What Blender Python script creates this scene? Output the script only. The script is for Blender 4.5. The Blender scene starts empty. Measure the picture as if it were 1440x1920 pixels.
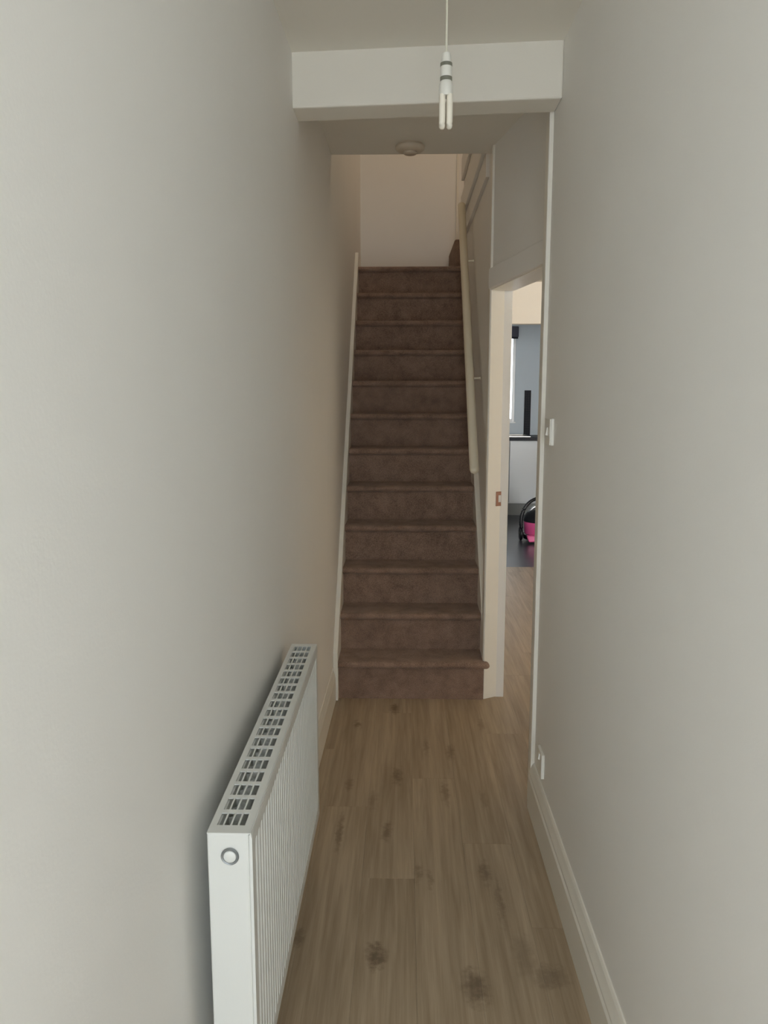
import bpy, bmesh, math, random
from mathutils import Vector, Matrix
random.seed(7)
S = bpy.context.scene
COL = S.collection
PI = math.pi

# ------------------------------------------------------------------ camera
cam_d = bpy.data.cameras.new('camera')
cam = bpy.data.objects.new('camera', cam_d); COL.objects.link(cam)
cam.location = (0, 0, 1.5)
cam.rotation_euler = (PI/2 - 0.1493, 0, 0.0258)
cam_d.sensor_fit = 'VERTICAL'; cam_d.sensor_height = 36.0
cam_d.lens = 36.0*1472/1920
cam_d.clip_start = 0.02
S.camera = cam

# ------------------------------------------------------------------ light
S.view_settings.view_transform = 'Standard'
S.view_settings.look = 'None'
S.view_settings.exposure = 0.0
S.view_settings.gamma = 1.0
S.view_settings.use_curve_mapping = False
S.cycles.max_bounces = 16; S.cycles.diffuse_bounces = 10
w = bpy.data.worlds.new('sky'); S.world = w; w.use_nodes = True
bg = w.node_tree.nodes['Background']
bg.inputs[0].default_value = (0.89, 0.95, 1.0, 1); bg.inputs[1].default_value = 5.0

def area(name, loc, rot, sx, sy, power, color):
    d = bpy.data.lights.new(name, 'AREA'); d.shape = 'RECTANGLE'
    d.size = sx; d.size_y = sy; d.energy = power; d.color = color
    o = bpy.data.objects.new(name, d); COL.objects.link(o)
    o.location = loc; o.rotation_euler = rot
    return o
# daylight through the open front door and its fanlight, behind the photographer
area('daylight_front_door_offscreen', (0.03, -1.52, 1.3), (PI/2, 0, 0), 0.78, 2.3, 13.5, (0.86, 0.94, 1.0))
# daylight through the lounge window
area('daylight_lounge_window_offscreen', (2.7, -2.02, 1.45), (PI/2, 0, 0), 2.0, 1.4, 215, (0.97, 0.99, 1.0))
# lamp on the landing ceiling upstairs, which warms the wall above the stairs
ld = bpy.data.lights.new('landing_lamp_offscreen', 'POINT'); ld.energy = 12.5; ld.color = (1.0, 0.80, 0.60); ld.shadow_soft_size = .12
lo = bpy.data.objects.new('landing_lamp_offscreen', ld); COL.objects.link(lo); lo.location = (1.05, 4.75, 4.75)

# ------------------------------------------------------------------ materials
def lin(c):
    return tuple(((v/255)/12.92 if v/255 <= .04045 else ((v/255+.055)/1.055)**2.4) for v in c)
def mat(name, rgb, rough=.5, metal=0, spec=.5, bump=0, bscale=200, var=0, vscale=3, coat=0):
    m = bpy.data.materials.new(name); m.use_nodes = True
    n = m.node_tree.nodes; L = m.node_tree.links; b = n['Principled BSDF']
    c = lin(rgb)
    b.inputs['Base Color'].default_value = (*c, 1)
    b.inputs['Roughness'].default_value = rough; b.inputs['Metallic'].default_value = metal
    b.inputs['Specular IOR Level'].default_value = spec; b.inputs['Coat Weight'].default_value = coat
    g = n.new('ShaderNodeNewGeometry')
    if var:
        t = n.new('ShaderNodeTexNoise'); t.inputs['Scale'].default_value = vscale; t.inputs['Detail'].default_value = 4
        L.new(g.outputs['Position'], t.inputs['Vector'])
        r = n.new('ShaderNodeValToRGB')
        r.color_ramp.elements[0].position = .3; r.color_ramp.elements[1].position = .7
        r.color_ramp.elements[0].color = (*[v*(1-var) for v in c], 1); r.color_ramp.elements[1].color = (*[min(1, v*(1+var)) for v in c], 1)
        L.new(t.outputs['Fac'], r.inputs['Fac']); L.new(r.outputs['Color'], b.inputs['Base Color'])
    if bump:
        t = n.new('ShaderNodeTexNoise'); t.inputs['Scale'].default_value = bscale; t.inputs['Detail'].default_value = 3
        L.new(g.outputs['Position'], t.inputs['Vector'])
        bp = n.new('ShaderNodeBump'); bp.inputs['Strength'].default_value = bump; bp.inputs['Distance'].default_value = .002
        L.new(t.outputs['Fac'], bp.inputs['Height']); L.new(bp.outputs['Normal'], b.inputs['Normal'])
    return m

M = {}
M['wall'] = mat('wall_paint', (234, 233, 230), .62, bump=.12, bscale=160, var=.012, vscale=2)
M['ceiling'] = mat('ceiling_paint', (228, 224, 214), .75, bump=.1, bscale=180)
M['gloss'] = mat('white_gloss_paint', (232, 229, 220), .32, bump=.03, bscale=60)
M['cream'] = mat('cream_rail_paint', (233, 226, 206), .3, bump=.03, bscale=60)
M['rad'] = mat('radiator_enamel', (218, 220, 217), .3)
M['steel_paint'] = mat('dull_grey_metal', (140, 144, 146), .35, metal=.6)
M['plastic'] = mat('white_plastic', (232, 231, 224), .35)
M['plastic_grey'] = mat('grey_plastic', (120, 120, 108), .4)
M['tube'] = mat('lamp_tube_glass', (246, 240, 226), .25)
M['flex'] = mat('white_flex', (225, 222, 205), .5)
M['alarm'] = mat('smoke_alarm_plastic', (206, 194, 176), .5)
M['chrome'] = mat('chrome', (200, 200, 202), .18, metal=1)
M['steel'] = mat('brushed_steel', (190, 186, 180), .3, metal=1)
M['brass'] = mat('aged_strike_metal', (128, 100, 90), .35, metal=1)
M['kitchen_wall'] = mat('pale_blue_paint', (206, 216, 224), .5, bump=.05)
M['lounge_wall'] = mat('lounge_cream_paint', (238, 232, 221), .6, bump=.05)
M['tile_dark'] = mat('slate_tile', (66, 68, 76), .28, var=.12, vscale=6, bump=.1, bscale=30)
M['cabinet'] = mat('grey_gloss_cabinet', (196, 199, 200), .25)
M['plinth'] = mat('grey_plinth', (120, 122, 120), .5)
M['worktop'] = mat('dark_worktop', (34, 34, 42), .5, spec=.3, var=.2, vscale=80)
M['blackpanel'] = mat('black_panel', (28, 28, 36), .6, spec=.2)
M['blind'] = mat('charcoal_blind', (72, 72, 86), .6)
M['upvc'] = mat('white_frame', (244, 244, 244), .3)
M['pink'] = mat('pink_plastic', (224, 92, 150), .3)
M['black'] = mat('black_plastic', (18, 18, 24), .35)
M['seal'] = mat('white_sealant', (220, 215, 200), .5)

def glass_pane():
    m = bpy.data.materials.new('window_glass'); m.use_nodes = True
    n = m.node_tree.nodes; L = m.node_tree.links
    n.remove(n['Principled BSDF'])
    t = n.new('ShaderNodeBsdfTransparent'); g = n.new('ShaderNodeBsdfGlossy'); g.inputs['Roughness'].default_value = .02
    f = n.new('ShaderNodeFresnel'); f.inputs['IOR'].default_value = 1.45
    x = n.new('ShaderNodeMixShader')
    L.new(f.outputs[0], x.inputs[0]); L.new(t.outputs[0], x.inputs[1]); L.new(g.outputs[0], x.inputs[2])
    L.new(x.outputs[0], n['Material Output'].inputs[0])
    return m
M['glass'] = glass_pane()

def carpet():
    m = bpy.data.materials.new('brown_carpet'); m.use_nodes = True
    n = m.node_tree.nodes; L = m.node_tree.links; b = n['Principled BSDF']
    g = n.new('ShaderNodeNewGeometry')
    big = n.new('ShaderNodeTexNoise'); big.inputs['Scale'].default_value = 14; big.inputs['Detail'].default_value = 6; big.inputs['Roughness'].default_value = .65
    fine = n.new('ShaderNodeTexNoise'); fine.inputs['Scale'].default_value = 340; fine.inputs['Detail'].default_value = 2
    L.new(g.outputs['Position'], big.inputs['Vector']); L.new(g.outputs['Position'], fine.inputs['Vector'])
    mx = n.new('ShaderNodeMath'); mx.operation = 'MULTIPLY_ADD'; mx.inputs[1].default_value = .7
    L.new(fine.outputs['Fac'], mx.inputs[0])
    s = n.new('ShaderNodeMath'); s.operation = 'MULTIPLY'; s.inputs[1].default_value = .47
    L.new(big.outputs['Fac'], s.inputs[0]); L.new(s.outputs[0], mx.inputs[2])
    r = n.new('ShaderNodeValToRGB'); e = r.color_ramp.elements
    e[0].position = .40; e[1].position = .76
    e[0].color = (*lin((104, 83, 71)), 1); e[1].color = (*lin((168, 142, 125)), 1)
    L.new(mx.outputs[0], r.inputs['Fac']); L.new(r.outputs['Color'], b.inputs['Base Color'])
    b.inputs['Roughness'].default_value = .95; b.inputs['Specular IOR Level'].default_value = .1
    b.inputs['Sheen Weight'].default_value = .15
    bp = n.new('ShaderNodeBump'); bp.inputs['Strength'].default_value = .7; bp.inputs['Distance'].default_value = .004
    L.new(fine.outputs['Fac'], bp.inputs['Height']); L.new(bp.outputs['Normal'], b.inputs['Normal'])
    return m
M['carpet'] = carpet()

# knots of the boards: x, y, half width, half length, strength
KNOTS = [(-.071, 1.921, .020, .032, .75), (.189, 1.811, .026, .045, .7), (.385, 1.85, .035, .03, .45), (.33, 1.92, .02, .07, .35),
         (-.023, 2.926, .014, .05, .6), (-.056, 2.523, .013, .05, .55), (.162, 2.80, .010, .07, .4), (-.111, 2.738, .012, .05, .3),
         (.262, 2.30, .012, .05, .55), (.29, 2.16, .008, .09, .4), (.05, 2.29, .010, .03, .4), (.085, 2.26, .009, .03, .35),
         (-.218, 2.518, .008, .09, .5), (-.042, 3.605, .016, .04, .7), (-.211, 3.415, .010, .03, .6), (.359, 3.418, .010, .05, .35),
         (.20, 3.143, .012, .05, .4), (-.209, 2.857, .012, .03, .4), (-.29, 1.989, .012, .03, .45), (.10, 3.2, .010, .06, .35), (.30, 2.75, .010, .05, .3),
         (-.02, 1.45, .02, .04, .6), (.22, 1.2, .02, .04, .5)]
def laminate():
    m = bpy.data.materials.new('oak_laminate'); m.use_nodes = True
    n = m.node_tree.nodes; L = m.node_tree.links; b = n['Principled BSDF']
    g = n.new('ShaderNodeNewGeometry'); oi = n.new('ShaderNodeObjectInfo')
    def math_(op, a, b_=None, c=None):
        k = n.new('ShaderNodeMath'); k.operation = op
        for i, v in enumerate((a, b_, c)):
            if v is None: continue
            if isinstance(v, (int, float)): k.inputs[i].default_value = v
            else: L.new(v, k.inputs[i])
        return k.outputs[0]
    off = n.new('ShaderNodeCombineXYZ'); L.new(math_('MULTIPLY', oi.outputs['Random'], 37.0), off.inputs[1])
    L.new(math_('MULTIPLY', oi.outputs['Random'], 11.0), off.inputs[2])
    ad = n.new('ShaderNodeVectorMath'); ad.operation = 'ADD'
    L.new(g.outputs['Position'], ad.inputs[0]); L.new(off.outputs[0], ad.inputs[1])
    def noise(vec, sx, sy, scale, detail=5, dist=0.0):
        mp = n.new('ShaderNodeMapping'); mp.inputs['Scale'].default_value = (sx, sy, 1)
        L.new(vec, mp.inputs['Vector'])
        t = n.new('ShaderNodeTexNoise'); t.inputs['Scale'].default_value = scale; t.inputs['Detail'].default_value = detail
        t.inputs['Distortion'].default_value = dist
        L.new(mp.outputs[0], t.inputs['Vector']); return t.outputs['Fac']
    grain = noise(ad.outputs[0], 60, 2.2, 1.0, 6, .6)
    band = noise(ad.outputs[0], 13, .9, 1.0, 3, .8)
    fine = noise(ad.outputs[0], 420, 9, 1.0, 2)
    v = math_('ADD', math_('MULTIPLY', grain, .45), math_('ADD', math_('MULTIPLY', band, .45), math_('MULTIPLY', fine, .18)))
    v = math_('ADD', v, math_('MULTIPLY', math_('SUBTRACT', oi.outputs['Random'], .5), .025))
    r = n.new('ShaderNodeValToRGB'); e = r.color_ramp.elements
    e[0].position = .38; e[1].position = .68
    e[0].color = (*lin((148, 130, 107)), 1); e[1].color = (*lin((184, 166, 142)), 1)
    L.new(v, r.inputs['Fac'])
    # knots, wobbling in outline
    wob = n.new('ShaderNodeTexNoise'); wob.inputs['Scale'].default_value = 34; wob.inputs['Detail'].default_value = 5; wob.inputs['Roughness'].default_value = .65
    L.new(g.outputs['Position'], wob.inputs['Vector'])
    ws = n.new('ShaderNodeVectorMath'); ws.operation = 'MULTIPLY_ADD'
    ws.inputs[1].default_value = (.05, .15, 0); L.new(wob.outputs['Color'], ws.inputs[0])
    ws2 = n.new('ShaderNodeVectorMath'); ws2.operation = 'SUBTRACT'; ws2.inputs[1].default_value = (.025, .075, 0)
    L.new(g.outputs['Position'], ws2.inputs[0]); L.new(ws2.outputs[0], ws.inputs[2])
    acc = None
    for (x, y, rx, ry, k) in KNOTS:
        mp = n.new('ShaderNodeMapping'); mp.vector_type = 'POINT'
        mp.inputs['Scale'].default_value = (1/rx/1.5, 1/ry/1.5, 0); mp.inputs['Location'].default_value = (-x/rx/1.5, -y/ry/1.5, 0)
        L.new(ws.outputs[0], mp.inputs['Vector'])
        ln = n.new('ShaderNodeVectorMath'); ln.operation = 'LENGTH'; L.new(mp.outputs[0], ln.inputs[0])
        mr = n.new('ShaderNodeMapRange'); mr.interpolation_type = 'SMOOTHSTEP'
        mr.inputs['From Min'].default_value = .1; mr.inputs['From Max'].default_value = 1.3
        mr.inputs['To Min'].default_value = k; mr.inputs['To Max'].default_value = 0
        L.new(ln.outputs['Value'], mr.inputs['Value'])
        acc = mr.outputs[0] if acc is None else math_('MAXIMUM', acc, mr.outputs[0])
    mx = n.new('ShaderNodeMix'); mx.data_type = 'RGBA'
    L.new(acc, mx.inputs['Factor']); L.new(r.outputs['Color'], mx.inputs['A'])
    mx.inputs['B'].default_value = (*lin((88, 70, 52)), 1)
    L.new(mx.outputs['Result'], b.inputs['Base Color'])
    b.inputs['Roughness'].default_value = .42; b.inputs['Specular IOR Level'].default_value = .35
    bp = n.new('ShaderNodeBump'); bp.inputs['Strength'].default_value = .08; bp.inputs['Distance'].default_value = .001
    L.new(fine, bp.inputs['Height']); L.new(bp.outputs['Normal'], b.inputs['Normal'])
    return m
M['laminate'] = laminate()

# ------------------------------------------------------------------ helpers
def new(name, bm, m, parent=None, smooth=False, bevel=0, seg=2):
    bmesh.ops.recalc_face_normals(bm, faces=bm.faces[:])
    me = bpy.data.meshes.new(name); bm.to_mesh(me); bm.free()
    me.materials.append(M[m] if isinstance(m, str) else m)
    o = bpy.data.objects.new(name, me); COL.objects.link(o)
    if smooth:
        for p in me.polygons: p.use_smooth = True
    if bevel:
        md = o.modifiers.new('bevel', 'BEVEL'); md.width = bevel; md.segments = seg; md.limit_method = 'ANGLE'; md.angle_limit = math.radians(40)
    if parent is not None: o.parent = parent; o.matrix_parent_inverse = Matrix.Translation(parent.location).inverted()
    return o
def empty(name, loc):
    o = bpy.data.objects.new(name, None); COL.objects.link(o); o.location = loc; o.empty_display_size = .1
    return o
def tag(o, label, cat, group=None):
    o['label'] = label; o['category'] = cat
    if group: o['group'] = group
    return o
def struct(o, label=None):
    o['kind'] = 'structure'
    if label: o['label'] = label
    return o
def box(bm, x0, x1, y0, y1, z0, z1):
    v = [bm.verts.new(p) for p in ((x0,y0,z0),(x1,y0,z0),(x1,y1,z0),(x0,y1,z0),(x0,y0,z1),(x1,y0,z1),(x1,y1,z1),(x0,y1,z1))]
    for f in ((3,2,1,0),(4,5,6,7),(0,1,5,4),(1,2,6,5),(2,3,7,6),(3,0,4,7)): bm.faces.new([v[i] for i in f])
def bx(*a):
    bm = bmesh.new(); box(bm, *a); return bm
def prism(bm, pts, lo, hi, axis='z'):
    f = {'z': lambda p, t: (p[0], p[1], t), 'x': lambda p, t: (t, p[0], p[1]), 'y': lambda p, t: (p[0], t, p[1])}[axis]
    a = [bm.verts.new(f(p, lo)) for p in pts]; b = [bm.verts.new(f(p, hi)) for p in pts]
    bm.faces.new(a); bm.faces.new(b[::-1])
    for i in range(len(pts)):
        j = (i+1) % len(pts); bm.faces.new((a[i], a[j], b[j], b[i]))
def pz(pts, lo, hi, axis='z'):
    bm = bmesh.new(); prism(bm, pts, lo, hi, axis); return bm
def lathe(bm, prof, c, seg=32, axis='z', a0=0.0):
    rings = []
    for r, h in prof:
        ring = []
        for i in range(seg):
            a = 2*PI*i/seg + a0; p, q = r*math.cos(a), r*math.sin(a)
            ring.append(bm.verts.new({'z': (c[0]+p, c[1]+q, c[2]+h), 'y': (c[0]+p, c[1]+h, c[2]+q), 'x': (c[0]+h, c[1]+p, c[2]+q)}[axis]))
        rings.append(ring)
    for A, B in zip(rings, rings[1:]):
        for i in range(seg): bm.faces.new((A[i], A[(i+1)%seg], B[(i+1)%seg], B[i]))
    bm.faces.new(rings[0]); bm.faces.new(rings[-1])
def tube(bm, pts, r, seg=12, cap=True):
    pts = [Vector(p) for p in pts]; rings = []
    for i, p in enumerate(pts):
        d = (pts[min(i+1, len(pts)-1)] - pts[max(i-1, 0)]).normalized()
        up = Vector((0, 0, 1)) if abs(d.z) < .9 else Vector((1, 0, 0))
        s = d.cross(up).normalized(); t = s.cross(d)
        rr = r[i] if isinstance(r, (list, tuple)) else r
        rings.append([bm.verts.new(p + rr*(math.cos(2*PI*k/seg)*s + math.sin(2*PI*k/seg)*t)) for k in range(seg)])
    for A, B in zip(rings, rings[1:]):
        for k in range(seg): bm.faces.new((A[k], A[(k+1)%seg], B[(k+1)%seg], B[k]))
    if cap: bm.faces.new(rings[0]); bm.faces.new(rings[-1][::-1])
def smooth_angle(o, deg=40):
    for p in o.data.polygons: p.use_smooth = True
    md = o.modifiers.new('split', 'EDGE_SPLIT'); md.split_angle = math.radians(deg)
    return o

# ------------------------------------------------------------------ dimensions
XL0, XL1 = -.405, -.345            # left wall at the front door and from the stair foot on
XR = .478
ZC, ZC2 = 2.555, 2.60
D, R, G, NB = 3.7265, .1975, .1731, .030
SX0, SX1 = -.322, .392
YB = 6.34
def xleft(y): return XL0 + (XL1-XL0)*(y+2.0)/5.7 if y < 3.7 else XL1

# ------------------------------------------------------------------ structure
# floor: base, then each board on it
fl = struct(new('floor', bx(-.60, 4.0, -2.0, 6.76, -.10, -.008), 'laminate'), 'light oak laminate floor of the hall')
PW, PL = .165, 1.29
protos = {}
def plank(x, y0, y1):
    key = round(y1-y0, 3)
    if key not in protos:
        bm = bmesh.new(); box(bm, .0001, PW-.0001, .0001, key-.0001, -.008, 0)
        e = [e for e in bm.edges if all(abs(v.co.z) < 1e-6 for v in e.verts)]
        bmesh.ops.bevel(bm, geom=e, offset=.0004, segments=1, affect='EDGES')
        bmesh.ops.recalc_face_normals(bm, faces=bm.faces[:])
        me = bpy.data.meshes.new('plank'); bm.to_mesh(me); bm.free(); me.materials.append(M['laminate']); protos[key] = me
    o = bpy.data.objects.new('plank', protos[key]); COL.objects.link(o)
    o.location = (x, y0, 0); o.parent = fl
offs = [.0, .47, .9, .25, .7, 1.12, .38]
for c in range(0, 14):
    x = -.458 + c*PW - .0
    y = -2.0 - offs[c % 7]
    while y < 6.75:
        a, b_ = max(y, -2.0), min(y+PL, 6.76)
        if b_-a > .02 and not (x + PW < .40 and a > 3.95) and not (x > .48 and b_ < 2.0): plank(x, a, b_)
        y += PL

# walls of the hall
struct(new('wall_left', pz([(XL0, -2.0), (XL1, 3.7), (XL1, YB+.1), (XL1-.2, YB+.1), (XL1-.2, 3.7), (XL0-.2, -2.0)], 0, 5.0), 'wall'), 'plain off-white painted wall along hall and stairs')
struct(new('wall_right', bx(XR, XR+.10, -2.0, 2.7025, 0, ZC2), 'wall'), 'plain off-white painted wall with light switch and socket')
bm = bmesh.new(); box(bm, XL1, .50, YB, YB+.1, 0, 2.60); box(bm, XL1, 1.7, YB, YB+.1, 2.60, 5.0)
struct(new('wall_back', bm, 'wall'), 'wall closing the stairwell above the top step')
# front wall behind the camera, with the open doorway and its fanlight
bm = bmesh.new()
box(bm, XL0-.1, -.36, -1.6, -1.5, 0, ZC); box(bm, .42, XR+.1, -1.6, -1.5, 0, ZC); box(bm, -.36, .42, -1.6, -1.5, 2.45, ZC); box(bm, -.36, .42, -1.6, -1.5, 0, .15)
struct(new('wall_front', bm, 'wall'), 'hall end wall around the front doorway')
# ceilings
struct(new('ceiling', bx(-.62, XR+.1, -2.1, 2.66, ZC, ZC+.3), 'ceiling'), 'plain white hall ceiling')
struct(new('ceiling_stair_foot', bx(-.56, .60, 2.60, 3.853, ZC2, ZC2+.26), 'ceiling'), 'lower part of ceiling in front of the stairs')
bmm = pz([(-.36, 2.6305), (XR, 2.5646), (XR, 2.689), (-.36, 2.757)], 2.391, ZC2+.02)
struct(new('ceiling_beam', bmm, 'ceiling', bevel=.006), 'downstand beam crossing the hall ceiling')

# door wall: runs slightly askew from the end of the right wall to the stair foot
A0, B0 = Vector((.56, 2.80)), Vector((.393, 3.73))
def dw(t, d=0.0):                   # t along the door wall 0..1, d away from the hall
    v = B0-A0; nrm = Vector((v.y, -v.x)).normalized()
    p = A0 + v*t + nrm*d; return (p.x, p.y)
struct(new('wall_doorway', pz([dw(-.09, .006), dw(1.0, .006), dw(1.02, .10), dw(-.09, .10)], 1.985, ZC2+.01), 'wall'), 'wall panel above the doorway')
struct(new('trim_1', bx(.4640, XR+.112, 2.702, 2.760, 0, ZC2), 'gloss', bevel=.003), 'white corner post at the end of right wall')
# partition between the stairs and the lounge, low behind the landing boards
struct(new('wall_stair', pz([(3.765, 0), (5.70, 0), (5.70, 3.32), (4.14, 3.32), (4.14, 5.0), (3.765, 5.0)], .42, .50, 'x'), 'wall'), 'narrow partition wall to the right of the stairs')
struct(new('trim_2', pz([(.391, 3.726), (.401, 3.720), (.408, 3.745), (.408, 3.775), (.391, 3.775)], 2.05, ZC2+.01), 'gloss', bevel=.002), 'thin white bead at the corner above the doorway')

# doorway frame
dr = struct(empty('door_1', (.43, 3.24, 0)), 'white painted door frame without a door leaf')
jl = new('jamb', pz([(.391, 3.737), (.398, 3.729), (.502, 3.787), (.500, 3.86), (.391, 3.80)], 0, 1.99), 'gloss', dr, bevel=.003)
new('jamb', pz([(.53, 2.7595), (.66, 2.7595), (.66, 2.83), (.54, 2.80)], 0, 1.985), 'gloss', dr, bevel=.002)
new('head', pz([dw(-.06, .003), dw(1.0, .003), dw(1.02, .118), dw(-.06, .118)], 1.972, 1.990), 'gloss', dr, bevel=.002)
new('architrave', pz([dw(.0, -.010), dw(1.0, -.010), dw(1.0, .01), dw(.0, .01)], 1.976, 2.066), 'wall', dr, bevel=.004)
# door leaf, swung open into the lounge behind the right wall
lf = new('door_leaf', pz([(.664, 2.85), (.664, 2.81), (1.50, 2.79), (1.50, 2.83)], .008, 1.955), 'gloss', dr, bevel=.002)
for z0, z1 in ((.20, .90), (1.05, 1.80)):
    new('door_panel', pz([(.77, 2.851), (.77, 2.804), (1.39, 2.788), (1.39, 2.837)], z0, z1), 'gloss', lf, bevel=.004)
for s_, y in ((1, 2.838), (-1, 2.792)):
    bm = bmesh.new(); tube(bm, [(1.44, y-.008*s_, 1.0), (1.44, y+.04*s_, 1.0), (1.43, y+.05*s_, 1.0), (1.33, y+.052*s_, 1.0)], .009, 10)
    smooth_angle(new('lever_handle', bm, 'chrome', lf), 60)
st = new('strike_plate', pz([(.4420, 3.7508), (.4845, 3.7743), (.4835, 3.7775), (.4410, 3.7540)], .966, 1.036), 'brass', dr)
new('latch_hole', pz([(.4435, 3.7765), (.4565, 3.7837), (.4555, 3.7855), (.4425, 3.7783)], .984, 1.018), 'brass', st)['label'] = 'bottom of the latch pocket'
ck = new('pocket', pz([(.4575, 3.7510), (.4705, 3.7582), (.4565, 3.7837), (.4435, 3.7765)], .984, 1.018), 'brass')
for o in (jl, st):
    md = o.modifiers.new('pocket', 'BOOLEAN'); md.operation = 'DIFFERENCE'; md.object = ck; md.solver = 'EXACT'
bpy.context.view_layer.update()
dg_ = bpy.context.evaluated_depsgraph_get()
cutm = [(o, bpy.data.meshes.new_from_object(o.evaluated_get(dg_))) for o in (jl, st)]
for o, me in cutm:
    o.modifiers.clear(); o.data = me
bpy.data.objects.remove(ck)
new('strike_lip', pz([(.4745, 3.7662), (.4895, 3.7747), (.4885, 3.7785), (.4735, 3.7700)], .985, 1.015), 'brass', st, bevel=.001)

# skirting boards, moulded top
def skirting(name, p0, p1, side, h=.172, t=.022, lab=''):
    # side: +1 wall is to the left (board sticks out to +x), -1 wall to the right
    prof = [(0, 0), (t, 0), (t, h-.05), (t-.004, h-.042), (t-.004, h-.034), (t-.010, h-.018), (t-.014, h-.006), (.004, h), (0, h)]
    bm = bmesh.new(); rings = []
    for p in (p0, p1): rings.append([bm.verts.new((p[0]+side*q, p[1], z)) for q, z in prof])
    for i in range(len(prof)):
        j = (i+1) % len(prof); bm.faces.new((rings[0][i], rings[0][j], rings[1][j], rings[1][i]))
    bm.faces.new(rings[0]); bm.faces.new(rings[1])
    return struct(new(name, bm, 'gloss'), lab)
skirting('baseboard_right', (XR, -2.0), (XR, 2.7025), -1, lab='white moulded skirting along right wall')
skirting('baseboard_left', (xleft(-2.0), -2.0), (xleft(3.69), 3.69), 1, t=.012, lab='white skirting along left wall behind the radiator')

# upper floor: landing, walls and ceiling seen up the stairwell
struct(new('ceiling_landing', bx(XL1-.2, 1.7, 3.70, YB+.1, 5.0, 5.1), 'ceiling'), 'ceiling above the landing')
struct(new('wall_landing', bx(XL1, 1.7, 3.72, 3.80, ZC2+.2, 5.0), 'wall'), 'landing wall above the hall')
bm = bmesh.new()
box(bm, 1.6, 1.7, 3.7, YB, 2.7, 5.0)
struct(new('wall_landing_side', bm, 'wall'), 'plain landing side wall')
bm = bmesh.new(); box(bm, .50, 1.6, 3.80, 5.70, 2.62, 2.765); box(bm, .502, 1.6, 5.70, YB, 2.57, 2.765)
struct(new('floor_landing', bm, 'carpet'), 'carpeted landing floor upstairs')
struct(new('trim_3', bx(.392, .41, YB-.014, YB+.01, 2.38, 5.0), 'gloss', bevel=.003), 'upright white bead on the wall above the stairs')

# lounge and kitchen shell beyond the doorway
bm = bmesh.new()
box(bm, .578, 1.7, -2.1, -2.0, 0, 2.45); box(bm, 3.7, 4.0, -2.1, -2.0, 0, 2.45); box(bm, 1.7, 3.7, -2.1, -2.0, 0, .75); box(bm, 1.7, 3.7, -2.1, -2.0, 2.15, 2.45)
struct(new('wall_lounge_near', bm, 'lounge_wall'))
struct(new('wall_lounge_side', bx(4.0, 4.1, -2.1, 6.86, 0, 2.42), 'lounge_wall'))
struct(new('ceiling_lounge', bx(.58, 4.1, -2.1, 6.86, 2.42, 2.56), 'ceiling'))
bm = bmesh.new()
box(bm, .50, .80, 6.76, 6.86, 0, 2.45); box(bm, .80, 2.6, 6.76, 6.86, 2.081, 2.45); box(bm, 2.6, 4.0, 6.76, 6.86, 0, 2.45)
struct(new('wall_lounge_far', bm, 'lounge_wall'), 'cream wall with wide opening to the kitchen')
struct(new('wall_stair_lounge', bx(.50, .53, 5.70, 6.86, 0, 2.45), 'lounge_wall'))
struct(new('floor_kitchen', bx(.3, 3.8, 6.76, 10.3, -.10, .0), 'tile_dark'), 'dark slate-grey kitchen floor')
struct(new('wall_kitchen_left', bx(.2, .3, 6.86, 10.3, 0, 2.5), 'kitchen_wall'))
struct(new('wall_kitchen_side', bx(3.7, 3.8, 6.86, 10.3, 0, 2.5), 'kitchen_wall'))
bm = bmesh.new()
box(bm, .2, .42, 10.3, 10.42, 0, 2.5); box(bm, 1.425, 3.8, 10.3, 10.42, 0, 2.5); box(bm, .42, 1.425, 10.3, 10.42, 0, 1.14); box(bm, .42, 1.425, 10.3, 10.42, 2.34, 2.5)
struct(new('wall_kitchen_back', bm, 'kitchen_wall'), 'pale blue-grey kitchen wall around the window')
struct(new('ceiling_kitchen', bx(.2, 3.8, 6.86, 10.42, 2.45, 2.56), 'ceiling'))
wd = struct(empty('window_1', (.92, 10.36, 1.14)), 'bright white kitchen window')
bm = bmesh.new()
box(bm, .42, .46, 10.302, 10.35, 1.14, 2.34); box(bm, 1.39, 1.425, 10.302, 10.35, 1.14, 2.34); box(bm, .46, 1.39, 10.302, 10.35, 1.14, 1.18); box(bm, .46, 1.39, 10.302, 10.35, 2.30, 2.34); box(bm, .90, .94, 10.302, 10.35, 1.18, 2.30)
new('window_frame', bm, 'upvc', wd, bevel=.004)
new('pane', bx(.46, .90, 10.325, 10.331, 1.18, 2.30), 'glass', wd)
new('pane', bx(.94, 1.39, 10.325, 10.331, 1.18, 2.30), 'glass', wd)
new('window_sill', bx(.40, 1.44, 10.27, 10.37, 1.125, 1.142), 'upvc', wd, bevel=.003)

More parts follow.
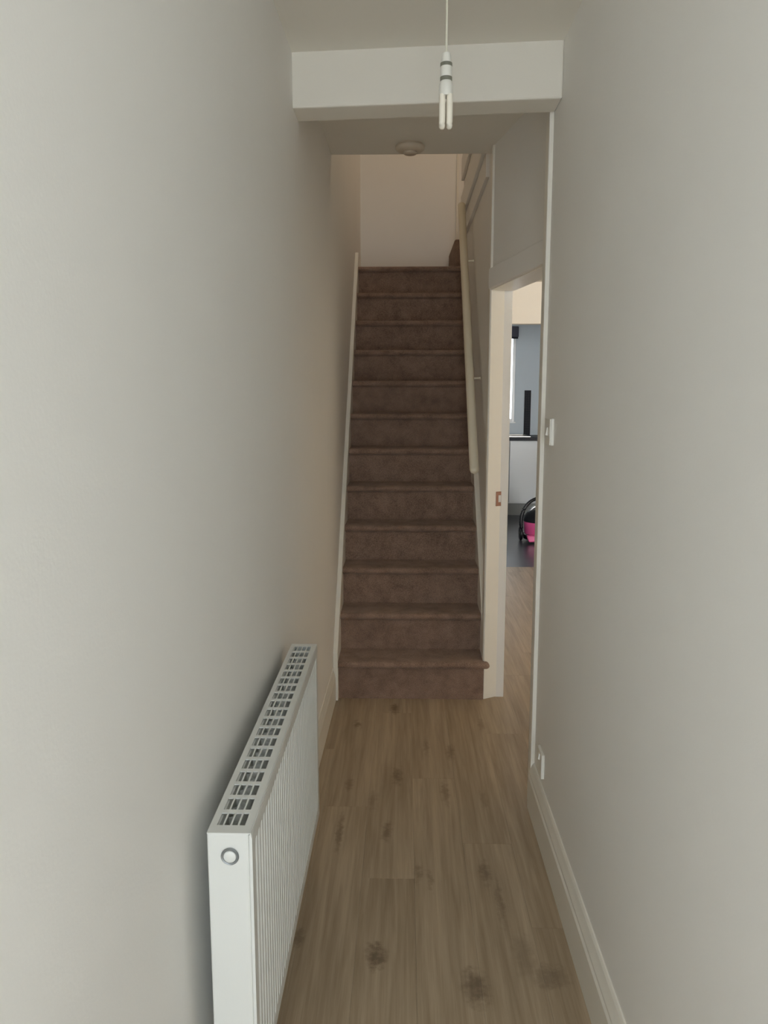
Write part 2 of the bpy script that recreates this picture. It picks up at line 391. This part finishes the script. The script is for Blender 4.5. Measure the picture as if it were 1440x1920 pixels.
# ------------------------------------------------------------------ staircase
stair = tag(empty('staircase', (.03, D, 0)), 'steep straight staircase with brown carpet and white strings', 'staircase')
def step_profile(k, depth):
    y0, z0, z1 = D+(k-1)*G, (k-1)*R, k*R
    r = .017; cy, cz = y0-NB+r, z1-r
    pts = [(y0, z0 if k > 1 else .0)]
    pts.append((y0, z1-2*r-.012)); pts.append((y0-.004, z1-2*r-.003))
    for i in range(7):
        a = -PI/2 - i*PI/6
        pts.append((cy+r*math.cos(a), cz+r*math.sin(a)))
    pts += [(y0+depth*.5, z1-.0015), (y0+depth-.012, z1), (y0+depth+.004, z1+.006), (y0+depth+.004, z0)]
    return pts
for k in range(1, 12):
    bm = bmesh.new(); prism(bm, step_profile(k, G), SX0-.004, SX1+.004, 'x')
    if k == 1:
        prof = step_profile(1, G)[2:11]
        pr = [p for p in prof if p[0] <= D-.002] + [(D-.002, R), (D-.002, R-.038)]
        # rounded end of the bottom nosing, lapping in front of the door frame
        bm2 = [(SX1+.003, 1.0), (.408, 1.0), (.416, .8), (.421, .45), (.423, .1)]
        rings = []
        cy = sum(p[0] for p in pr)/len(pr); cz = R-.019
        for x, s in bm2: rings.append([bm.verts.new((x, cy+(p[0]-cy)*s, cz+(p[1]-cz)*s)) for p in pr])
        for a, b_ in zip(rings, rings[1:]):
            for i in range(len(pr)):
                j = (i+1) % len(pr); bm.faces.new((a[i], a[j], b_[j], b_[i]))
        bm.faces.new(rings[0]); bm.faces.new(rings[-1])
    smooth_angle(new('step', bm, 'carpet', stair), 50)
# quarter landing at the top, then steps turning to the right
smooth_angle(new('step', pz(step_profile(12, YB-(D+11*G)), SX0-.02, SX1+.028, 'x'), 'carpet', stair), 50)
smooth_angle(new('step', pz([(.345, 5.705), (.340, YB), (.50, YB), (.50, 5.705)], 12*R, 13*R), 'carpet', stair, bevel=.015, seg=3), 50)
# strings: sloping boards either side
def string(x0, x1, h, y_end, foot):
    s = R/G
    zz = lambda y: R + (y-(D-NB))*s + h
    pts = [(foot, 0), (foot, .165), (foot+.0, max(.17, zz(foot)))]
    pts += [(y_end, zz(y_end)), (y_end, zz(y_end)-.42), (foot+.30, 0)]
    return pz(pts, x0, x1, 'x')
new('string', string(XL1, SX0, .055, 5.64, 3.692), 'gloss', stair, bevel=.003)
new('string', string(SX1, .42, .03, 5.60, 3.80), 'gloss', stair, bevel=.003)

# handrail
hr = tag(empty('handrail', (.36, 4.01, 1.10)), 'round cream wooden handrail fixed to wall beside stairs', 'handrail')
P0, P1 = Vector((.358, 4.005, 1.112)), Vector((.358, 5.24, 2.69))
dv = (P1-P0).normalized(); rr = .024
bm = bmesh.new()
tube(bm, [P0-dv*.014, P0-dv*.011, P0-dv*.004, P0+dv*.008, P1-dv*.005, P1+dv*.003], [.006, .014, .021, rr, rr, .012], 20)
smooth_angle(new('rail', bm, 'cream', hr), 60)
for t in (.3, .75):
    p = P0.lerp(P1, t); bm = bmesh.new()
    tube(bm, [p+Vector((.010, 0, 0)), p+Vector((.035, 0, 0)), p+Vector((.058, 0, 0))], .005, 12)
    lathe(bm, [(.009, .055), (.009, .0585)], p, 16, 'x')
    smooth_angle(new('bracket', bm, 'cream', hr), 50)

# horizontal boards over a panel, where the partition edges the landing
bl = tag(empty('balustrade', (.41, 4.9, 2.573)), 'pale horizontal boards on a panel beside the upper stairs', 'balustrade')
new('backing_panel', bx(.402, .4205, 4.14, 5.66, 2.573, 3.30), 'wall', bl)
for z0, z1 in ((2.690, 2.838), (2.940, 3.088), (3.18, 3.31)):
    new('board', bx(.383, .4022, 4.14, 5.66, z0, z1), 'wall', bl, bevel=.004)

# ------------------------------------------------------------------ radiator
RY0, RY1, RZ0, RZ1 = 1.233, 2.251, .222, .762
RX0, RX1 = -.3317, -.2611
rad = tag(empty('radiator', (-.30, 1.74, RZ0)), 'white ribbed panel radiator with slotted top grille on left wall', 'radiator')
def panel(x_out, x_in, name, ribs=True):
    # pressed steel panel, vertical flutes between plain margins
    bm = bmesh.new(); ys = []; n = 38; y0, y1 = RY0+.028, RY1-.028; p = (y1-y0)/n
    ys.append((RY0+.002, 0)); ys.append((RY0+.022, 0))
    for i in range(n):
        a = y0+i*p
        ys += [(a, .0), (a+p*.2, -.0045), (a+p*.45, -.0045), (a+p*.65, 0)]
    ys += [(RY1-.022, 0), (RY1-.002, 0)]
    zs = [(RZ0, 0), (RZ0+.012, .0), (RZ0+.028, 0), (RZ0+.042, 1), (RZ1-.040, 1), (RZ1-.030, 0), (RZ1-.006, 0)]
    sg = 1 if x_out > x_in else -1
    g = [[bm.verts.new((x_out + sg*d*k, y, z)) for y, d in ys] for z, k in zs]
    gb = [[bm.verts.new((x_in, y, z)) for y in (ys[0][0], ys[-1][0])] for z in (zs[0][0], zs[-1][0])]
    for a, b_ in zip(g, g[1:]):
        for i in range(len(ys)-1): bm.faces.new((a[i], a[i+1], b_[i+1], b_[i]))
    bm.faces.new((gb[0][0], gb[0][1], gb[1][1], gb[1][0]))
    bm.faces.new(g[0] + [gb[0][1], gb[0][0]]); bm.faces.new(g[-1] + [gb[1][1], gb[1][0]])
    bm.faces.new([r[0] for r in g] + [gb[1][0], gb[0][0]]); bm.faces.new([r[-1] for r in g] + [gb[1][1], gb[0][1]])
    o = new(name, bm, 'rad', rad); return o
panel(RX1+.004, RX1-.008, 'front_panel')
panel(RX0+.001, RX0+.012, 'back_panel')
for y0, y1 in ((RY0-.002, RY0+.004), (RY1-.004, RY1+.002)):
    new('side_panel', bx(RX0-.002, RX1-.001, y0, y1, RZ0+.004, RZ1-.001), 'rad', rad, bevel=.003)
# top grille: a sheet with 19 rows of four slots
bm = bmesh.new()
nx, ny = 4, 19
mx0, mx1 = .0085, .0105; wx = (RX1-RX0-mx0-mx1)/nx; gx = .0030
my = .022; py = (RY1-RY0-2*my+.010)/ny; gy = .0115
xs = [RX0-.002]; 
for i in range(nx): xs += [RX0+mx0+i*wx+gx/2, RX0+mx0+(i+1)*wx-gx/2]
xs.append(RX1+.001)
yy = [RY0-.002]
for j in range(ny): yy += [RY0+my+j*py-.005+gy/2, RY0+my+(j+1)*py-.005-gy/2]
yy.append(RY1+.002)
vt = [[bm.verts.new((x, y, RZ1)) for x in xs] for y in yy]
for j in range(len(yy)-1):
    for i in range(len(xs)-1):
        if (i % 2 == 1) and (j % 2 == 1): continue
        bm.faces.new((vt[j][i], vt[j][i+1], vt[j+1][i+1], vt[j+1][i]))
g_ = new('top_grille', bm, 'rad', rad)
md = g_.modifiers.new('thick', 'SOLIDIFY'); md.thickness = .0022; md.offset = -1
# turned-down front lip of the grille
new('grille_edge', bx(RX1+.001, RX1+.0035, RY0-.002, RY1+.002, RZ1-.010, RZ1), 'rad', rad, bevel=.001)
# folded convector fins inside
bm = bmesh.new()
n = 60; prev = None
for i in range(n+1):
    y = RY0+.02 + (RY1-RY0-.04)*i/n; x = RX0+.016 if (i//1) % 2 == 0 else RX0+.040
    a, b_ = bm.verts.new((x, y, RZ0+.03)), bm.verts.new((x, y, RZ1-.022))
    if prev: bm.faces.new((prev[0], a, b_, prev[1]))
    prev = (a, b_)
new('convector_fins', bm, 'rad', rad)
# plug on the near end
pg = bmesh.new(); lathe(pg, [(.0105, 0), (.0150, -.0005), (.0156, -.003), (.0140, -.0048), (.0115, -.0042), (.0105, -.002)], (-.2945, RY0-.0015, RZ1-.042), 28, 'y')
pl = smooth_angle(new('end_plug', pg, 'steel_paint', rad), 50)
pc = bmesh.new(); lathe(pc, [(.0110, 0), (.0108, -.0042), (.0095, -.0052), (.0, -.0054)][:3], (-.2945, RY0-.0015, RZ1-.042), 28, 'y')
smooth_angle(new('plug_face', pc, 'rad', pl), 50)
for y in (RY0+.16, RY1-.16):
    new('wall_bracket', bx(xleft(y)-.001, RX0+.002, y-.02, y+.02, RZ0+.10, RZ1-.08), 'plinth', rad)
for y in (RY0+.13, RY1-.22):
    bm = bmesh.new(); tube(bm, [(-.322, y, RZ0+.012), (-.322, y, .10), (-.322, y, .0)], .0075, 12)
    lathe(bm, [(.012, -.005), (.015, -.02), (.015, -.055), (.011, -.065)], (-.322, y, RZ0), 16)
    smooth_angle(new('valve_pipe', bm, 'plastic', rad), 50)

# ------------------------------------------------------------------ hall fittings
# pendant lamp with a stick energy-saving bulb
px, py_, zt = .096, 2.0, 2.297
pen = tag(empty('pendant_lamp', (px, py_, ZC)), 'bare white pendant lampholder with stick bulb hanging from ceiling', 'lamp')
bm = bmesh.new(); tube(bm, [(px, py_, ZC-.02), (px, py_, 2.4), (px, py_, zt-.004)], .0027, 10); smooth_angle(new('flex', bm, 'flex', pen))
bm = bmesh.new(); lathe(bm, [(.045, 0), (.045, -.008), (.038, -.022), (.008, -.026)], (px, py_, ZC), 32); smooth_angle(new('ceiling_rose', bm, 'plastic', pen))
bm = bmesh.new(); lathe(bm, [(.004, 0), (.0095, -.001), (.0115, -.012), (.0125, -.024)], (px, py_, zt), 28); smooth_angle(new('holder_cap', bm, 'plastic', pen))
bm = bmesh.new(); lathe(bm, [(.0128, -.022), (.0142, -.023), (.0142, -.0295), (.0128, -.031)], (px, py_, zt), 28); smooth_angle(new('collar_ring', bm, 'plastic_grey', pen))
bm = bmesh.new(); lathe(bm, [(.0133, -.030), (.0138, -.032), (.0138, -.053), (.0130, -.055)], (px, py_, zt), 28); smooth_angle(new('lampholder', bm, 'plastic', pen))
bm = bmesh.new(); lathe(bm, [(.0128, -.053), (.0143, -.054), (.0143, -.061), (.0125, -.063)], (px, py_, zt), 28); smooth_angle(new('collar_ring', bm, 'plastic_grey', pen))
bm = bmesh.new(); lathe(bm, [(.0120, -.060), (.0135, -.064), (.0160, -.070), (.0168, -.078), (.0168, -.094), (.0155, -.097)], (px, py_, zt), 28)
bb = smooth_angle(new('bulb', bm, 'plastic', pen))
for dx in (-.0087, .0087):
    bm = bmesh.new(); pts = [(px+dx, py_-.0075, zt-.094), (px+dx, py_-.0075, zt-.155)]
    for i in range(1, 8):
        a = PI*i/8; pts.append((px+dx, py_-.0075*math.cos(a), zt-.155-.0085*math.sin(a)))
    pts += [(px+dx, py_+.0075, zt-.155), (px+dx, py_+.0075, zt-.094)]
    tube(bm, pts, .0073, 14); smooth_angle(new('tube', bm, 'tube', bb), 60)

# smoke alarm
sx, sy = .021, 3.70
sa = tag(empty('smoke_alarm', (sx, sy, ZC2)), 'round white smoke alarm on ceiling in front of the stairs', 'smoke alarm')
bm = bmesh.new(); lathe(bm, [(.056, 0), (.056, -.008)], (sx, sy, ZC2), 40); smooth_angle(new('base_plate', bm, 'alarm', sa))
bm = bmesh.new(); lathe(bm, [(.062, -.008), (.066, -.012), (.064, -.022), (.054, -.031), (.034, -.034)], (sx, sy, ZC2), 40); smooth_angle(new('cover', bm, 'alarm', sa), 60)
bm = bmesh.new(); lathe(bm, [(.030, -.033), (.030, -.041), (.026, -.044)], (sx, sy, ZC2), 32); smooth_angle(new('sensor_grille', bm, 'alarm', sa))

# light switch and socket on the right wall
sw = tag(empty('light_switch', (XR, 2.575, 1.335)), 'white light switch on right wall beside the doorway post', 'light switch')
new('back_box', bx(XR-.010, XR, 2.531, 2.617, 1.336, 1.422), 'plastic', sw, bevel=.002)
new('face_plate', bx(XR-.014, XR-.010, 2.532, 2.616, 1.337, 1.421), 'plastic', sw, bevel=.0015)
new('rocker', pz([(XR-.014, 1.366), (XR-.0215, 1.368), (XR-.0165, 1.392), (XR-.014, 1.394)], 2.566, 2.582, 'y'), 'plastic', sw, bevel=.001)
so = tag(empty('wall_socket', (XR, 2.555, .213)), 'white plug socket on right wall just above the skirting', 'socket')
new('face_plate', bx(XR-.011, XR, 2.512, 2.598, .206, .292), 'plastic', so, bevel=.002)
new('rocker', pz([(XR-.011, .262), (XR-.018, .266), (XR-.0145, .284), (XR-.011, .286)], 2.540, 2.552, 'y'), 'plastic', so, bevel=.001)
for y, z0, z1 in ((2.555, .250, .259), (2.544, .226, .231), (2.566, .226, .231)):
    new('pin_slot', bx(XR-.0114, XR-.0108, y-.003, y+.003, z0, z1), 'plastic', so)

# ------------------------------------------------------------------ kitchen beyond
def cabinet(x0, x1, label, hx, vertical=True):
    c = tag(empty('base_cabinet', ((x0+x1)/2, 10.0, 0)), label, 'cabinet', 'kitchen base cabinets')
    new('body', bx(x0+.001, x1-.001, 9.742, 10.298, .15, .93), 'cabinet', c)
    d = new('door', bx(x0+.003, x1-.003, 9.722, 9.741, .17, .925), 'cabinet', c, bevel=.002)
    bm = bmesh.new(); tube(bm, [(hx, 9.722, .64), (hx, 9.695, .645), (hx, 9.695, .855), (hx, 9.722, .86)], .007, 10)
    smooth_angle(new('handle', bm, 'steel', d), 60)
    new('kickboard', bx(x0+.001, x1-.001, 9.765, 9.785, 0, .15), 'plinth', c)
cabinet(.70, 1.30, 'pale grey kitchen cabinet with bar handle under the sink', 1.283)
cabinet(1.30, 1.90, 'pale grey kitchen cabinet behind the pink vacuum cleaner', 1.86)
tag(new('worktop', bx(.30, 1.92, 9.70, 10.30, .93, .972), 'worktop', bevel=.004), 'dark laminate kitchen worktop over grey cabinets', 'worktop')
sk = tag(empty('sink', (1.2, 10.0, .972)), 'stainless steel kitchen sink and drainer below the window', 'sink')
bm = bmesh.new()
for a in ((.75, 1.56, 9.76, 9.785), (.75, 1.56, 10.215, 10.24), (.75, .775, 9.785, 10.215), (1.535, 1.56, 9.785, 10.215)): box(bm, *a, .972, .984)
new('rim', bm, 'steel', sk, bevel=.003)
new('drainer', bx(1.20, 1.535, 9.785, 10.215, .972, .974), 'steel', sk)
for i in range(6): new('drainer_rib', bx(1.23, 1.52, 9.83+i*.065, 9.842+i*.065, .973, .979), 'steel', sk, bevel=.002)
bm = bmesh.new(); box(bm, .775, 1.20, 9.785, 10.215, .9725, .9735); new('bowl', bm, 'steel', sk)
bm = bmesh.new(); tube(bm, [(1.1, 10.225, .98), (1.1, 10.225, 1.18), (1.1, 10.20, 1.23), (1.1, 10.13, 1.25), (1.1, 10.07, 1.23), (1.1, 10.05, 1.19)], .012, 12)
smooth_angle(new('tap', bm, 'chrome', sk), 60)
# black upright strip against the wall, of small tiles
bs = tag(empty('tile_strip', (1.59, 10.29, .972)), 'tall narrow black strip on kitchen wall above the worktop', 'tile strip')
new('backing', bx(1.549, 1.633, 10.288, 10.301, .971, 1.546), 'black', bs)
tm = None
for i in range(18):
    for j in range(3):
        x, z = 1.551+j*.0272, .9735+i*.0317
        if tm is None:
            o = new('mosaic_tile', bx(0, .0256, -.004, .001, 0, .030), 'blackpanel', bs); tm = o.data
            o.matrix_parent_inverse = Matrix(); 
        else:
            o = bpy.data.objects.new('mosaic_tile', tm); COL.objects.link(o); o.parent = bs
        o.location = Vector((x, 10.288, z)) - bs.location
# blind cassette over the window
bd = tag(empty('roller_blind', (.93, 10.27, 2.20)), 'rolled-up charcoal blind above the kitchen window', 'blind')
new('valance', bx(.40, 1.449, 10.235, 10.299, 2.215, 2.348), 'blind', bd, bevel=.008)
new('bottom_bar', bx(.41, 1.445, 10.255, 10.28, 2.196, 2.216), 'blackpanel', bd, bevel=.004)

# pink and black tub vacuum cleaner
vx, vy = 1.415, 8.02
vc = tag(empty('vacuum_cleaner', (vx, vy, 0)), 'pink and black tub vacuum cleaner on dark kitchen floor', 'vacuum cleaner')
bm = bmesh.new(); lathe(bm, [(.150, .020), (.180, .026), (.184, .05), (.180, .072), (.168, .078)], (vx, vy, 0), 40); smooth_angle(new('bumper', bm, 'black', vc))
bm = bmesh.new(); lathe(bm, [(.166, .074), (.172, .09), (.176, .15), (.180, .205), (.176, .212)], (vx, vy, 0), 40); smooth_angle(new('tub', bm, 'pink', vc))
bm = bmesh.new(); lathe(bm, [(.182, .206), (.186, .214), (.180, .236), (.160, .285), (.135, .318), (.085, .340), (.03, .345)], (vx, vy, 0), 40); smooth_angle(new('lid', bm, 'black', vc), 30)
bm = bmesh.new(); prism(bm, [(vx-.175, .085), (vx-.06, .085), (vx-.06, .020), (vx-.155, .020), (vx-.165, .05)], vy-.200, vy-.14, 'y'); new('front_skirt', bm, 'pink', vc, bevel=.01)
for s in (-1, 1):
    bm = bmesh.new(); lathe(bm, [(.03, -.014), (.064, -.014), (.070, -.006), (.070, .006), (.064, .014), (.03, .014)], (vx+s*.205, vy+.03, .070), 28, 'x')
    wh = smooth_angle(new('wheel', bm, 'black', vc))
    bm = bmesh.new(); lathe(bm, [(.024, -.017), (.024, .017)], (vx+s*.205, vy+.03, .070), 20, 'x'); smooth_angle(new('hub', bm, 'plastic_grey', wh))
    bm = bmesh.new(); tube(bm, [(vx+s*.14, vy+.03, .07), (vx+s*.20, vy+.03, .07)], .012, 10); new('axle', bm, 'black', vc)
# carrying handle, chrome wand arch and ribbed hose
bm = bmesh.new(); pts = [(vx-.135*math.cos(a), vy-.02, .27+.105*math.sin(a)) for a in [PI*i/14 for i in range(15)]]; tube(bm, pts, .013, 12); smooth_angle(new('carry_handle', bm, 'chrome', vc), 60)
bm = bmesh.new(); pts = []; rad_ = []
for i in range(61):
    a = PI*(-.10 + 1.10*i/60); pts.append((vx-.02-.190*math.cos(a), vy+.05-.05*math.cos(a), .20+.235*math.sin(a))); rad_.append(.019 if i % 2 else .0165)
tube(bm, pts, rad_, 12); smooth_angle(new('hose', bm, 'black', vc), 80)
